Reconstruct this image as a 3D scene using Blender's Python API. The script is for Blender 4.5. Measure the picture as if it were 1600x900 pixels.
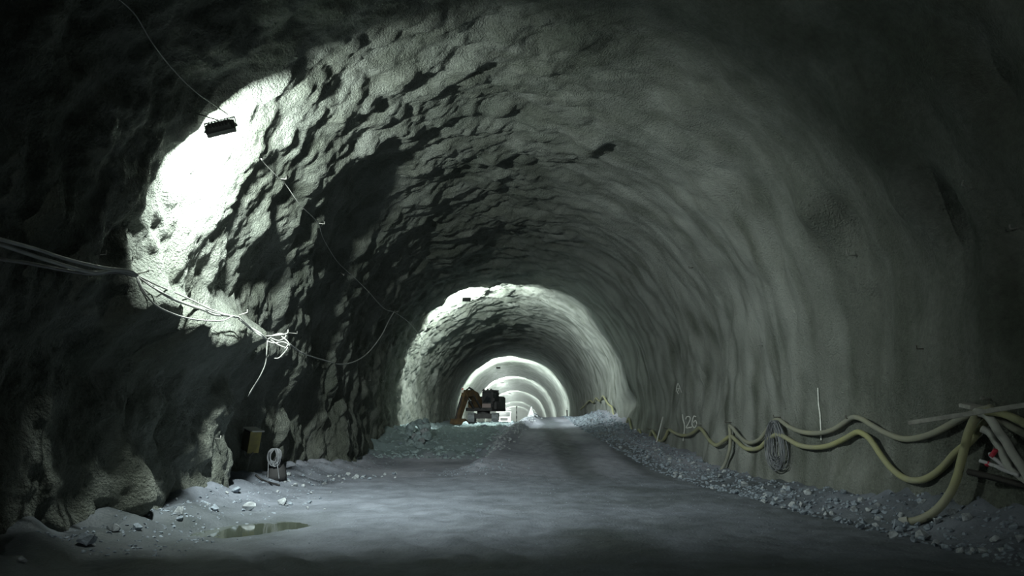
import bpy, bmesh, math, random
import numpy as np
from mathutils import Vector, Matrix
from mathutils.bvhtree import BVHTree

for o in list(bpy.data.objects):
    bpy.data.objects.remove(o)
random.seed(11)
rng = np.random.default_rng(7)
scene = bpy.context.scene
COL = scene.collection

# ------------------------------------------------------------------ camera
F = 1200.0                       # focal length in px of the 1600x900 frame
EYE = Vector((0.0, 0.0, 1.55))
PITCH = math.atan(212.0 / F)
YAW = 6.0 / F
cam_data = bpy.data.cameras.new('camera')
cam_data.sensor_width = 36.0
cam_data.lens = F / 1600.0 * 36.0
cam_data.clip_start = 0.05
cam_data.clip_end = 600
cam = bpy.data.objects.new('camera', cam_data)
COL.objects.link(cam)
cam.location = EYE
cam.rotation_euler = (math.pi / 2 + PITCH, 0, YAW)
scene.camera = cam
CAMROT = cam.rotation_euler.to_matrix()

# ------------------------------------------------------------------ world, exposure
world = bpy.data.worlds.new('world')
scene.world = world
world.use_nodes = True
world.node_tree.nodes['Background'].inputs[0].default_value = (0.004, 0.005, 0.005, 1)
world.node_tree.nodes['Background'].inputs[1].default_value = 1.0
scene.view_settings.view_transform = 'Standard'
scene.view_settings.look = 'None'
scene.view_settings.gamma = 1.0
scene.view_settings.use_curve_mapping = False
scene.view_settings.exposure = 0.42

LAMP_W = 1200.0                   # floodlight power
LAMP_COL = (0.90, 1.0, 0.93)


def ray(px, py):
    d = CAMROT @ Vector(((px - 800.0) / F, (450.0 - py) / F, -1.0))
    return d.normalized()


# ------------------------------------------------------------------ noise
def _hash(ix, iy, iz, seed):
    h = (ix * 374761393 + iy * 668265263 + iz * 2147483647 + seed * 1274126177) & 0xFFFFFFFF
    h = ((h ^ (h >> 13)) * 1274126177) & 0xFFFFFFFF
    h = ((h ^ (h >> 16)) * 2246822519) & 0xFFFFFFFF
    return h ^ (h >> 15)


_G = np.array([(1, 1, 0), (-1, 1, 0), (1, -1, 0), (-1, -1, 0), (1, 0, 1), (-1, 0, 1), (1, 0, -1), (-1, 0, -1),
               (0, 1, 1), (0, -1, 1), (0, 1, -1), (0, -1, -1), (1, 1, 0), (-1, 1, 0), (0, -1, 1), (0, -1, -1)], float)


def noise(x, y, z, seed=0):
    x, y, z = np.broadcast_arrays(np.asarray(x, float), np.asarray(y, float), np.asarray(z, float))
    xi = np.floor(x).astype(np.int64); yi = np.floor(y).astype(np.int64); zi = np.floor(z).astype(np.int64)
    xf = x - xi; yf = y - yi; zf = z - zi
    u = xf * xf * xf * (xf * (xf * 6 - 15) + 10)
    v = yf * yf * yf * (yf * (yf * 6 - 15) + 10)
    w = zf * zf * zf * (zf * (zf * 6 - 15) + 10)

    def g(dx, dy, dz):
        gr = _G[_hash(xi + dx, yi + dy, zi + dz, seed) & 15]
        return gr[..., 0] * (xf - dx) + gr[..., 1] * (yf - dy) + gr[..., 2] * (zf - dz)
    a = g(0, 0, 0) * (1 - u) + g(1, 0, 0) * u
    b = g(0, 1, 0) * (1 - u) + g(1, 1, 0) * u
    c = g(0, 0, 1) * (1 - u) + g(1, 0, 1) * u
    d = g(0, 1, 1) * (1 - u) + g(1, 1, 1) * u
    return (a * (1 - v) + b * v) * (1 - w) + (c * (1 - v) + d * v) * w


def sstep(a, b, x):
    t = np.clip((np.asarray(x, float) - a) / (b - a), 0, 1)
    return t * t * (3 - 2 * t)


# ------------------------------------------------------------------ tunnel profile
R = 6.4
ZS = 3.1
ZB = -0.4
L1 = ZS - ZB
LARC = math.pi * R
LTOT = 2 * L1 + LARC


def centre(y):
    y = np.asarray(y, float)
    return np.interp(y, [-60, 13, 45, 95, 170, 320], [0.4, 0.4, -0.30, -0.30, 0.0, 0.3])


def drop(y):
    y = np.asarray(y, float)
    return -0.012 * np.clip(y - 60, 0, 400)


def profile(s):
    """s -> local x, z and inward normal"""
    s = np.asarray(s, float)
    x = np.empty_like(s); z = np.empty_like(s); nx = np.empty_like(s); nz = np.empty_like(s)
    lo = s < L1; hi = s > L1 + LARC; mid = ~(lo | hi)
    zz = ZB + s
    x = np.where(lo, -(R - 0.25 * ((ZS - zz) / L1) ** 2), 0.0)
    z = np.where(lo, zz, 0.0)
    nx = np.where(lo, 1.0, 0.0); nz = np.where(lo, 0.0, 0.0)
    zr = ZB + (LTOT - s)
    x = np.where(hi, (R - 0.25 * ((ZS - zr) / L1) ** 2), x)
    z = np.where(hi, zr, z)
    nx = np.where(hi, -1.0, nx)
    a = math.pi - (s - L1) / R
    x = np.where(mid, R * np.cos(a), x); z = np.where(mid, ZS + R * np.sin(a), z)
    nx = np.where(mid, -np.cos(a), nx); nz = np.where(mid, -np.sin(a), nz)
    return x, z, nx, nz


def nominal(px, py):
    """pixel -> (s, y) on the smooth profile"""
    d = ray(px, py)
    t0, t1 = 1.0, 330.0

    def out(t):
        p = EYE + d * t
        lx = p.x - float(centre(p.y)); lz = p.z - float(drop(p.y))
        if lz > ZS:
            return math.hypot(lx, lz - ZS) > R
        return abs(lx) > R - 0.25 * ((ZS - lz) / L1) ** 2
    t = t0
    while t < t1 and not out(t):
        t *= 1.02
    a, b = t / 1.02, t
    for _ in range(30):
        m = (a + b) / 2
        if out(m): b = m
        else: a = m
    p = EYE + d * a
    lx = p.x - float(centre(p.y)); lz = p.z - float(drop(p.y))
    if lz > ZS:
        s = L1 + (math.pi - math.atan2(lz - ZS, lx)) * R
    elif lx < 0:
        s = lz - ZB
    else:
        s = LTOT - (lz - ZB)
    return s, p.y


# swells (+) and pockets (-) of the sprayed concrete seen in the photograph: px, py, radius along, radius around, metres
BUMPS = [
    (640, 205, 0.9, 0.6, 0.34), (575, 235, 0.8, 0.7, 0.27), (505, 275, 0.8, 0.6, 0.16), (450, 330, 0.6, 0.5, 0.08),
    (590, 300, 2.0, 1.2, -0.32), (545, 360, 1.6, 1.1, -0.16), (470, 440, 1.5, 1.2, 0.05), (540, 540, 2.5, 1.4, 0.16), (660, 330, 2.0, 1.0, 0.06),
    (533, 180, 0.35, 0.25, 0.16), (578, 165, 0.35, 0.25, 0.15), (440, 225, 0.30, 0.30, 0.14), (722, 120, 0.4, 0.3, 0.14),
    (620, 115, 0.5, 0.4, 0.16), (445, 130, 0.45, 0.4, 0.16), (350, 330, 0.35, 0.35, 0.15), (405, 355, 0.3, 0.3, 0.14),
    (300, 380, 0.5, 0.4, 0.16), (770, 250, 0.6, 0.25, 0.16), (940, 215, 0.35, 0.22, 0.14), (952, 226, 0.25, 0.18, -0.25),
    (340, 505, 0.8, 0.35, 0.35), (370, 515, 0.7, 0.3, 0.30), (300, 545, 1.1, 0.6, 0.20), (260, 510, 0.9, 0.5, 0.18),
    (1270, 325, 0.55, 0.6, 0.38), (1312, 355, 0.35, 0.6, -0.42), (1480, 325, 0.3, 0.7, -0.42), (1440, 300, 0.5, 0.7, 0.34),
    (1195, 400, 0.5, 0.7, 0.14), (1215, 400, 0.3, 0.6, -0.14), (1035, 580, 1.2, 0.9, 0.22), (1060, 590, 1.0, 0.8, -0.22),
    (1595, 410, 0.35, 0.8, -0.36), (1560, 400, 0.4, 0.7, 0.25), (1380, 180, 0.6, 0.7, 0.28), (1510, 120, 0.5, 0.6, 0.25), (1540, 120, 0.4, 0.6, -0.35),
    (1350, 470, 0.25, 0.2, -0.15), (980, 630, 1.5, 0.5, -0.45), (1330, 760, 0.9, 0.5, 0.25),
    (800, 330, 1.0, 1.2, 0.20), (720, 350, 1.2, 1.0, 0.24), (850, 365, 1.2, 1.0, 0.18), (700, 400, 1.5, 1.0, 0.22),
    (780, 420, 1.6, 1.2, 0.20),
    (720, 500, 1.2, 0.7, 0.32), (760, 490, 1.5, 0.8, 0.30), (690, 520, 1.4, 0.7, 0.3), (800, 500, 1.5, 0.6, 0.22),
    (200, 690, 1.0, 0.8, 0.15), (205, 770, 0.4, 0.4, 0.20),
]
BUMP_SY = [nominal(b[0], b[1]) + (b[2], b[3], b[4]) for b in BUMPS]


LAMP_SY = nominal(345, 201)


def relief(s, y):
    """inward displacement of the lining"""
    x, z, nx, nz = profile(s)
    X = x; Z = z
    right = sstep(L1 + LARC * 0.42, L1 + LARC * 0.78, s)          # the hose side is smoother
    far = sstep(50, 85, y)
    amp = (1 - 0.55 * right) * (1 - 0.6 * far)
    ls, ly = LAMP_SY
    amp = amp * (1 - 0.40 * np.exp(-((y - ly - 1.6) / 2.6) ** 2 - ((s - ls) / 2.6) ** 2))
    wob = 0.35 * noise(X * .6, y * .6, Z * .6, 3)
    d = 0.34 * noise(X / 3.1 + wob, y / 3.4, Z / 3.1, 1) * (1 - 0.4 * far)
    n2 = noise(X / 1.25 + wob, y / 1.15, Z / 1.25 - wob, 2)
    d = d + amp * 0.34 * (np.sqrt(n2 * n2 + .004) - 0.22)                        # pillowy swells with creases between
    n3 = noise(X / 0.55, y / 0.5, Z / 0.55 + wob, 4)
    d = d + amp * (1 - .45 * right) * 0.15 * (np.sqrt(n3 * n3 + .004) - 0.22)
    d = d + amp * (1 - .4 * right) * 0.15 * noise(X / .8, y / .7, Z / .8, 9)
    d = d + amp * (1 - .5 * right) * 0.050 * noise(X / 0.21, y / 0.2, Z / 0.21, 5)
    d = d + amp * (1 - .4 * right) * 0.034 * noise(X / 0.11, y / 0.11, Z / 0.11, 6)
    # niche behind the swell on the left
    low = 1 - sstep(L1 + 0.2, L1 + 2.6, s)
    nlow = 1 - sstep(L1 - 1.2, L1 + 0.5, s)
    d = d - 0.75 * nlow * sstep(16.4, 17.4, y) * (1 - sstep(24.5, 28.5, y))
    d = d + 0.20 * nlow * sstep(12.5, 15.8, y) * (1 - sstep(16.0, 17.2, y))
    # overhanging swell above the undercut foot of the near left wall
    win = sstep(9.0, 11.5, y) * (1 - sstep(18.5, 21.0, y))
    zl = s + ZB + .25 * noise(y / 1.1, 0, 5, 51)
    d = d + (0.25 + .10 * (1 - sstep(13, 15, y))) * win * (1 + 1.2 * noise(y / .9, s / .9, 2, 52)) * np.exp(-((zl - 3.25) / .42) ** 2)
    d = d - 0.28 * sstep(7.5, 10, y) * (1 - sstep(16.6, 17.2, y)) * (1 - sstep(2.2, 3.2, zl))
    # upright fluted swells behind the niche
    fl = low * sstep(21, 24, y) * (1 - sstep(31, 34, y))
    d = d + fl * 0.22 * (0.35 - np.abs(np.sin(y * 1.55 + 1.6 * noise(y * .3, s * .5, 0, 8))))
    for s0, y0, ry, rs, a in BUMP_SY:
        m = (np.abs(y - y0) < 2.6 * ry) & (np.abs(s - s0) < 2.6 * rs)
        if np.any(m):
            d = d + np.where(m, a * np.exp(-((y - y0) / ry) ** 2 - ((s - s0) / rs) ** 2), 0)
    return d


def wall_points(s, y):
    x, z, nx, nz = profile(s)
    d = relief(s, y)
    return x + nx * d + centre(y), y, z + nz * d + drop(y)


# ------------------------------------------------------------------ ground heights
def ramp_edge(y):
    return np.interp(y, [20, 26, 34, 52, 75, 320], [-1.6, -1.2, -0.7, 1.0, 1.2, 1.2])


def floor_h(x, y, fine=True):
    x = np.asarray(x, float); y = np.asarray(y, float)
    up = -0.012 * np.clip(y - 60, 0, 400)
    ramp = np.interp(y, [-60, 20, 24, 30, 40, 50, 56, 62, 75, 320], [0, 0, .08, .46, 1.14, 1.78, 2.02, 2.05, 1.95, 1.92])
    muck = np.interp(y, [-60, 32.6, 33.4, 36, 41, 48, 64, 71, 75, 320], [0, 0, .14, .74, 1.36, 1.50, 1.58, 1.82, 1.92, 1.92])
    rough = 0.11 * noise(x / 1.1, y / 1.3, 0, 21) + 0.10 * noise(x / .45, y / .5, 0, 22)
    m_on = sstep(32.5, 34.5, y) * (1 - sstep(66, 72, y))
    muck = muck + m_on * rough * 1.6
    e = ramp_edge(y) + 0.25 * noise(x * 0, y / 2.2, 3, 23) * sstep(22, 26, y)
    k = sstep(-0.75, 0.35, x - e)
    h = muck * (1 - k) + ramp * k
    h = h - 0.55 * np.exp(-((x + 4.9) / 1.5) ** 2 - ((y - 56) / 14.0) ** 4)          # dug out under the bucket
    # loose windrow on the ramp shoulder
    h = h + 0.30 * np.exp(-((x - e - 0.15) / .38) ** 2) * sstep(26, 36, y) * (1 - sstep(57, 62, y))
    h = h + 0.10 * np.exp(-((x - e - 0.1) / 1.1) ** 2 - ((y - 26) / 2.4) ** 2) * (1 + 1.6 * noise(x * 2, y * 2, 1, 31))
    # talus at the foot of the right wall
    wr = centre(y) + R - 0.2
    wid = np.interp(y, [-60, 4, 9, 14, 24, 40, 47, 60, 320], [.5, .6, .9, 1.15, 1.7, 2.2, 2.3, .8, .5])
    top = np.interp(y, [-60, 4, 9, 12, 15, 24, 40, 47, 56, 65, 320], [.12, .15, .30, .52, .22, .12, .10, .45, .4, .2, .2])
    tl = np.clip((x - (wr - wid - .25 * noise(y / 1.4, 0, 7, 24))) / np.maximum(wid, .1), 0, 1.3)
    h = h + top * tl ** 1.1 * (1 + .55 * noise(x / .6, y / .6, 2, 25)) + .05 * np.minimum(tl, .3) * noise(x / .2, y / .2, 2, 35)
    # and a thinner one on the left
    wl = centre(y) - R + 0.2
    tll = np.clip((wl + 1.0 + .5 * noise(y / 1.7, 4, 7, 26) - x) / 1.0, 0, 1.6)
    h = h + 0.22 * tll * (1 + 1.0 * noise(x / .7, y / .7, 5, 27)) * (1 - .6 * sstep(32, 36, y))
    if fine:
        low = 1 - sstep(60, 90, y)
        h = h + low * (0.045 * noise(x / 1.6, y / 1.9, 9, 28) + 0.030 * noise(x / .33, y / .36, 9, 29)
                       + 0.013 * noise(x / .12, y / .12, 9, 30))
        # wheel ruts crossing the near ground
        ph = (x * 0.86 + y * 0.5)
        rut = np.abs(noise(ph / .55, (y - x) / 9.0, 3, 33))
        near = (1 - sstep(9.5, 11.5, y)) * (1 - sstep(-1.5, 1.5, x))
        h = h - near * 0.11 * (0.30 - rut)
        for xr in (2.0, 4.2):
            h = h - 0.05 * np.exp(-((x - xr) / .33) ** 2) * sstep(20, 26, y) * (1 - sstep(60, 70, y))
    # shallow dip that holds the puddle
    h = h - 0.13 * np.exp(-((x + 4.1 - .55 * (y - 12.5)) / 1.1) ** 2 - ((y - 12.5) / 1.2) ** 2)
    return h + up


def floor_z(x, y):
    """height of the built ground mesh"""
    i = int(np.clip(np.searchsorted(YF, y) - 1, 0, len(YF) - 2))
    j = int(np.clip(np.searchsorted(XF, x) - 1, 0, len(XF) - 2))
    u = (y - YF[i]) / (YF[i + 1] - YF[i]); v = (x - XF[j]) / (XF[j + 1] - XF[j])
    return float((ZZ[i, j] * (1 - v) + ZZ[i, j + 1] * v) * (1 - u) + (ZZ[i + 1, j] * (1 - v) + ZZ[i + 1, j + 1] * v) * u)


def floor_at(px, py):
    d = ray(px, py)
    t = 3.0
    prev = t
    while t < 150:
        p = EYE + d * t
        if p.z < floor_z(p.x, p.y):
            break
        prev = t
        t *= 1.01
    a, b = prev, t
    for _ in range(14):
        m = (a + b) / 2
        p = EYE + d * m
        if p.z < floor_z(p.x, p.y): b = m
        else: a = m
    return EYE + d * a


# ------------------------------------------------------------------ materials
MATS = {}


def mat(name, col, rough=0.8, metal=0.0, emit=None, estr=0.0, vary=0.0, vscale=4.0, bump=0.0, bscale=30.0, spec=0.5,
        col2=None):
    if name in MATS:
        return MATS[name]
    m = bpy.data.materials.new(name)
    m.use_nodes = True
    nt = m.node_tree
    b = nt.nodes['Principled BSDF']
    b.inputs['Base Color'].default_value = (*col, 1)
    b.inputs['Roughness'].default_value = rough
    b.inputs['Metallic'].default_value = metal
    b.inputs['Specular IOR Level'].default_value = spec
    if emit:
        b.inputs['Emission Color'].default_value = (*emit, 1)
        b.inputs['Emission Strength'].default_value = estr
    tc = nt.nodes.new('ShaderNodeTexCoord')
    if vary or col2:
        n = nt.nodes.new('ShaderNodeTexNoise')
        n.inputs['Scale'].default_value = vscale
        n.inputs['Detail'].default_value = 6
        nt.links.new(tc.outputs['Object'], n.inputs['Vector'])
        r = nt.nodes.new('ShaderNodeValToRGB')
        c2 = col2 or tuple(c * (1 + vary) for c in col)
        c1 = col if col2 else tuple(c * (1 - vary) for c in col)
        r.color_ramp.elements[0].position = 0.35
        r.color_ramp.elements[1].position = 0.65
        r.color_ramp.elements[0].color = (*c1, 1)
        r.color_ramp.elements[1].color = (*c2, 1)
        nt.links.new(n.outputs['Fac'], r.inputs['Fac'])
        nt.links.new(r.outputs['Color'], b.inputs['Base Color'])
    if bump:
        n2 = nt.nodes.new('ShaderNodeTexNoise')
        n2.inputs['Scale'].default_value = bscale
        n2.inputs['Detail'].default_value = 4
        nt.links.new(tc.outputs['Object'], n2.inputs['Vector'])
        bn = nt.nodes.new('ShaderNodeBump')
        bn.inputs['Strength'].default_value = bump
        bn.inputs['Distance'].default_value = 0.02
        nt.links.new(n2.outputs['Fac'], bn.inputs['Height'])
        nt.links.new(bn.outputs['Normal'], b.inputs['Normal'])
    MATS[name] = m
    return m


def shotcrete():
    m = bpy.data.materials.new('sprayed_concrete')
    m.use_nodes = True
    nt = m.node_tree
    L = nt.links
    b = nt.nodes['Principled BSDF']
    b.inputs['Roughness'].default_value = 0.9
    b.inputs['Specular IOR Level'].default_value = 0.25
    tc = nt.nodes.new('ShaderNodeTexCoord')

    def nz(scale, detail, rough=0.6):
        n = nt.nodes.new('ShaderNodeTexNoise')
        n.inputs['Scale'].default_value = scale
        n.inputs['Detail'].default_value = detail
        n.inputs['Roughness'].default_value = rough
        L.new(tc.outputs['Object'], n.inputs['Vector'])
        return n
    n1 = nz(0.5, 5)
    r = nt.nodes.new('ShaderNodeValToRGB')
    e = r.color_ramp.elements
    e[0].position = 0.32; e[0].color = (0.135, 0.150, 0.130, 1)
    e[1].position = 0.68; e[1].color = (0.25, 0.263, 0.242, 1)
    L.new(n1.outputs['Fac'], r.inputs['Fac'])
    n2 = nz(9, 6, 0.7)
    mx = nt.nodes.new('ShaderNodeMix'); mx.data_type = 'RGBA'; mx.blend_type = 'MULTIPLY'
    mx.inputs['Factor'].default_value = 0.55
    r2 = nt.nodes.new('ShaderNodeValToRGB')
    r2.color_ramp.elements[0].position = 0.3; r2.color_ramp.elements[0].color = (0.55, 0.55, 0.54, 1)
    r2.color_ramp.elements[1].position = 0.62; r2.color_ramp.elements[1].color = (1.1, 1.1, 1.08, 1)
    L.new(n2.outputs['Fac'], r2.inputs['Fac'])
    L.new(r.outputs['Color'], mx.inputs['A']); L.new(r2.outputs['Color'], mx.inputs['B'])
    # seepage streaks running down the lining
    mp = nt.nodes.new('ShaderNodeMapping'); mp.inputs['Scale'].default_value = (1.0, 1.1, 0.12)
    L.new(tc.outputs['Object'], mp.inputs['Vector'])
    n4 = nt.nodes.new('ShaderNodeTexNoise'); n4.inputs['Scale'].default_value = 1.3; n4.inputs['Detail'].default_value = 5
    L.new(mp.outputs['Vector'], n4.inputs['Vector'])
    r4 = nt.nodes.new('ShaderNodeValToRGB')
    r4.color_ramp.elements[0].position = 0.42; r4.color_ramp.elements[0].color = (0.72, 0.74, 0.70, 1)
    r4.color_ramp.elements[1].position = 0.60; r4.color_ramp.elements[1].color = (1.08, 1.1, 1.1, 1)
    L.new(n4.outputs['Fac'], r4.inputs['Fac'])
    mx2 = nt.nodes.new('ShaderNodeMix'); mx2.data_type = 'RGBA'; mx2.blend_type = 'MULTIPLY'
    mx2.inputs['Factor'].default_value = 0.8
    L.new(mx.outputs['Result'], mx2.inputs['A']); L.new(r4.outputs['Color'], mx2.inputs['B'])
    L.new(mx2.outputs['Result'], b.inputs['Base Color'])
    pa = nt.nodes.new('ShaderNodeAttribute'); pa.attribute_name = 'lime_light'
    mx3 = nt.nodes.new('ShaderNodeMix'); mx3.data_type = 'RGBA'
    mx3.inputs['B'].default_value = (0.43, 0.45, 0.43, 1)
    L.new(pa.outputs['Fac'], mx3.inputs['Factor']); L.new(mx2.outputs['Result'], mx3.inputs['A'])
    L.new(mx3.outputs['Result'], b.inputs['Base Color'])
    n3 = nz(22, 4, 0.6)
    bp = nt.nodes.new('ShaderNodeBump')
    bp.inputs['Strength'].default_value = 1.0
    bp.inputs['Distance'].default_value = 0.09
    L.new(n3.outputs['Fac'], bp.inputs['Height'])
    L.new(bp.outputs['Normal'], b.inputs['Normal'])
    MATS['shotcrete'] = m
    return m


def ground_mat():
    m = bpy.data.materials.new('crushed_rock_ground')
    m.use_nodes = True
    nt = m.node_tree
    L = nt.links
    b = nt.nodes['Principled BSDF']
    tc = nt.nodes.new('ShaderNodeTexCoord')
    at = nt.nodes.new('ShaderNodeAttribute'); at.attribute_name = 'damp_shadow'  # wet ground, plus the viewer's painted shadow
    am = nt.nodes.new('ShaderNodeAttribute'); am.attribute_name = 'muck'
    n1 = nt.nodes.new('ShaderNodeTexNoise'); n1.inputs['Scale'].default_value = 1.1; n1.inputs['Detail'].default_value = 8
    n1.inputs['Roughness'].default_value = 0.65
    L.new(tc.outputs['Object'], n1.inputs['Vector'])
    r = nt.nodes.new('ShaderNodeValToRGB')
    e = r.color_ramp.elements
    e[0].position = 0.33; e[0].color = (0.115, 0.130, 0.160, 1)
    e[1].position = 0.68; e[1].color = (0.235, 0.26, 0.315, 1)
    L.new(n1.outputs['Fac'], r.inputs['Fac'])
    mk = nt.nodes.new('ShaderNodeMix'); mk.data_type = 'RGBA'
    mk.inputs['B'].default_value = (0.23, 0.295, 0.312, 1)
    L.new(am.outputs['Fac'], mk.inputs['Factor'])
    ad = nt.nodes.new('ShaderNodeAttribute'); ad.attribute_name = 'dust'
    md = nt.nodes.new('ShaderNodeMix'); md.data_type = 'RGBA'
    md.inputs['B'].default_value = (0.43, 0.44, 0.52, 1)
    L.new(ad.outputs['Fac'], md.inputs['Factor']); L.new(r.outputs['Color'], md.inputs['A'])
    L.new(md.outputs['Result'], mk.inputs['A'])
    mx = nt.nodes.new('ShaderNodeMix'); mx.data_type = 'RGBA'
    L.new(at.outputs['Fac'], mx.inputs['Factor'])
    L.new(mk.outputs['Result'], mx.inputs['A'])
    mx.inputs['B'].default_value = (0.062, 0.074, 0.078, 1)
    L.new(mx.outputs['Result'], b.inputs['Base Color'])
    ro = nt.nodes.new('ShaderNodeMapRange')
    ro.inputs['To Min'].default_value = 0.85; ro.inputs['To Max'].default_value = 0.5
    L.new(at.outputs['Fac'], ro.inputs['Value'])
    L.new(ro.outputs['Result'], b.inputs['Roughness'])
    b.inputs['Specular IOR Level'].default_value = 0.35
    n3 = nt.nodes.new('ShaderNodeTexNoise'); n3.inputs['Scale'].default_value = 22; n3.inputs['Detail'].default_value = 6
    L.new(tc.outputs['Object'], n3.inputs['Vector'])
    bp = nt.nodes.new('ShaderNodeBump')
    bp.inputs['Strength'].default_value = 0.6; bp.inputs['Distance'].default_value = 0.03
    L.new(n3.outputs['Fac'], bp.inputs['Height'])
    L.new(bp.outputs['Normal'], b.inputs['Normal'])
    return m


# ------------------------------------------------------------------ mesh helpers
def np_mesh(name, co, quads):
    me = bpy.data.meshes.new(name)
    n = len(co); q = len(quads)
    me.vertices.add(n); me.loops.add(q * 4); me.polygons.add(q)
    me.vertices.foreach_set('co', np.ascontiguousarray(co, dtype=np.float32).ravel())
    me.loops.foreach_set('vertex_index', np.ascontiguousarray(quads, dtype=np.int32).ravel())
    me.polygons.foreach_set('loop_start', np.arange(0, q * 4, 4, dtype=np.int32))
    me.polygons.foreach_set('use_smooth', np.ones(q, dtype=bool))
    me.update(calc_edges=True)
    return me


def link(name, me, m=None, parent=None):
    o = bpy.data.objects.new(name, me)
    COL.objects.link(o)
    if m: me.materials.append(m)
    if parent: o.parent = parent
    return o


def tag(o, label, cat=None, group=None, kind=None):
    o['label'] = label
    if cat: o['category'] = cat
    if group: o['group'] = group
    if kind: o['kind'] = kind
    return o


def thing(name, label, cat, loc=(0, 0, 0), rot=(0, 0, 0), group=None):
    o = bpy.data.objects.new(name, None)
    COL.objects.link(o)
    o.location = loc; o.rotation_euler = rot
    o.empty_display_size = 0.1
    return tag(o, label, cat, group)


def bm_obj(name, bm, m, parent=None, smooth=False):
    me = bpy.data.meshes.new(name)
    bm.normal_update()
    if smooth:
        for f in bm.faces: f.smooth = True
    bm.to_mesh(me); bm.free()
    return link(name, me, m, parent)


def add_box(bm, c, size, rot=None, bevel=0.0, taper=None):
    r = bmesh.ops.create_cube(bm, size=1.0)
    vs = r['verts']
    for v in vs:
        k = taper if (taper and v.co.z > 0) else (1, 1)
        v.co = Vector((v.co.x * size[0] * k[0], v.co.y * size[1] * k[1], v.co.z * size[2]))
    if bevel:
        es = list({e for v in vs for e in v.link_edges})
        g = bmesh.ops.bevel(bm, geom=es, offset=bevel, segments=2, affect='EDGES')
        vs = list({v for f in g['faces'] for v in f.verts} | {v for v in vs if v.is_valid})
    for v in vs:
        if rot is not None: v.co = rot @ v.co
        v.co += Vector(c)
    return vs


def box_obj(name, c, size, m, parent=None, rot=None, bevel=0.01, taper=None):
    bm = bmesh.new()
    add_box(bm, c, size, rot, bevel, taper)
    return bm_obj(name, bm, m, parent)


def add_tube(bm, pts, r, seg=8, flat=1.0, cap=True):
    pts = [Vector(p) for p in pts]
    rs = r if isinstance(r, (list, tuple)) else [r] * len(pts)
    rings = []
    t0 = (pts[1] - pts[0]).normalized()
    up = Vector((0, 0, 1)) if abs(t0.z) < .9 else Vector((1, 0, 0))
    nrm = t0.cross(up).normalized()
    for i, p in enumerate(pts):
        t = (pts[min(i + 1, len(pts) - 1)] - pts[max(i - 1, 0)])
        if t.length < 1e-9: t = t0.copy()
        t.normalize()
        nrm = (nrm - t * nrm.dot(t))
        if nrm.length < 1e-6: nrm = t.orthogonal()
        nrm.normalize()
        bn = t.cross(nrm)
        rings.append([bm.verts.new(p + nrm * (math.cos(2 * math.pi * k / seg) * rs[i]) +
                                   bn * (math.sin(2 * math.pi * k / seg) * rs[i] * flat)) for k in range(seg)])
    for a, b in zip(rings, rings[1:]):
        for k in range(seg):
            bm.faces.new((a[k], a[(k + 1) % seg], b[(k + 1) % seg], b[k]))
    if cap:
        bm.faces.new(rings[0][::-1]); bm.faces.new(rings[-1])


def spline(pts, n=6):
    pts = [Vector(p) for p in pts]
    out = []
    P = [pts[0] * 2 - pts[1]] + pts + [pts[-1] * 2 - pts[-2]]
    for i in range(1, len(P) - 2):
        p0, p1, p2, p3 = P[i - 1], P[i], P[i + 1], P[i + 2]
        for k in range(n):
            t = k / n
            out.append(0.5 * ((2 * p1) + (p2 - p0) * t + (2 * p0 - 5 * p1 + 4 * p2 - p3) * t * t +
                              (3 * p1 - p0 - 3 * p2 + p3) * t ** 3))
    out.append(pts[-1])
    return out


def tube_obj(name, pts, r, m, parent=None, seg=8, smooth=True, n=5, flat=1.0):
    bm = bmesh.new()
    add_tube(bm, spline(pts, n) if n > 1 else pts, r, seg, flat)
    return bm_obj(name, bm, m, parent, smooth)


def add_cyl(bm, a, b, r, seg=12, r2=None):
    add_tube(bm, [a, b], [r, r if r2 is None else r2], seg)


def prism(bm, poly, axis_w, c=0.0):
    """poly in (y,z), extruded along x by axis_w centred at c"""
    a = [bm.verts.new((c - axis_w / 2, p[0], p[1])) for p in poly]
    b = [bm.verts.new((c + axis_w / 2, p[0], p[1])) for p in poly]
    n = len(poly)
    bm.faces.new(a[::-1]); bm.faces.new(b)
    for i in range(n):
        bm.faces.new((a[i], a[(i + 1) % n], b[(i + 1) % n], b[i]))
    bmesh.ops.recalc_face_normals(bm, faces=bm.faces)


# ------------------------------------------------------------------ the lining
SHOT = shotcrete()


def rows(*segs):
    out = []
    for a, b, st in segs:
        out.append(np.arange(a, b - 1e-6, st))
    return np.concatenate(out + [np.array([segs[-1][1]])])


YW = rows((-42, 1.0, 0.6), (1.0, 30, 0.058), (30, 60, 0.11), (60, 125, 0.3), (125, 300, 1.0))
NS = 441
SW = np.linspace(0, LTOT, NS)
SS, YY = np.meshgrid(SW, YW)
WX, WY, WZ = wall_points(SS, YY)
WCO = np.stack([WX, WY, WZ], -1)
gy = np.gradient(WCO, axis=0); gs = np.gradient(WCO, axis=1)
WN = np.cross(gy, gs)
WN /= np.linalg.norm(WN, axis=-1, keepdims=True) + 1e-12
# make sure the normals look into the tunnel
px_, pz_, pnx, pnz = profile(SW)
if np.mean(WN[..., 0] * pnx + WN[..., 2] * pnz) < 0:
    WN = -WN; FLIP = True
else:
    FLIP = False


def grid_quads(nr, nc, flip):
    i = np.arange(nr * nc).reshape(nr, nc)
    a = i[:-1, :-1].ravel(); b = i[:-1, 1:].ravel(); c = i[1:, 1:].ravel(); d = i[1:, :-1].ravel()
    return np.stack([a, b, c, d] if flip else [a, d, c, b], -1)


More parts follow.
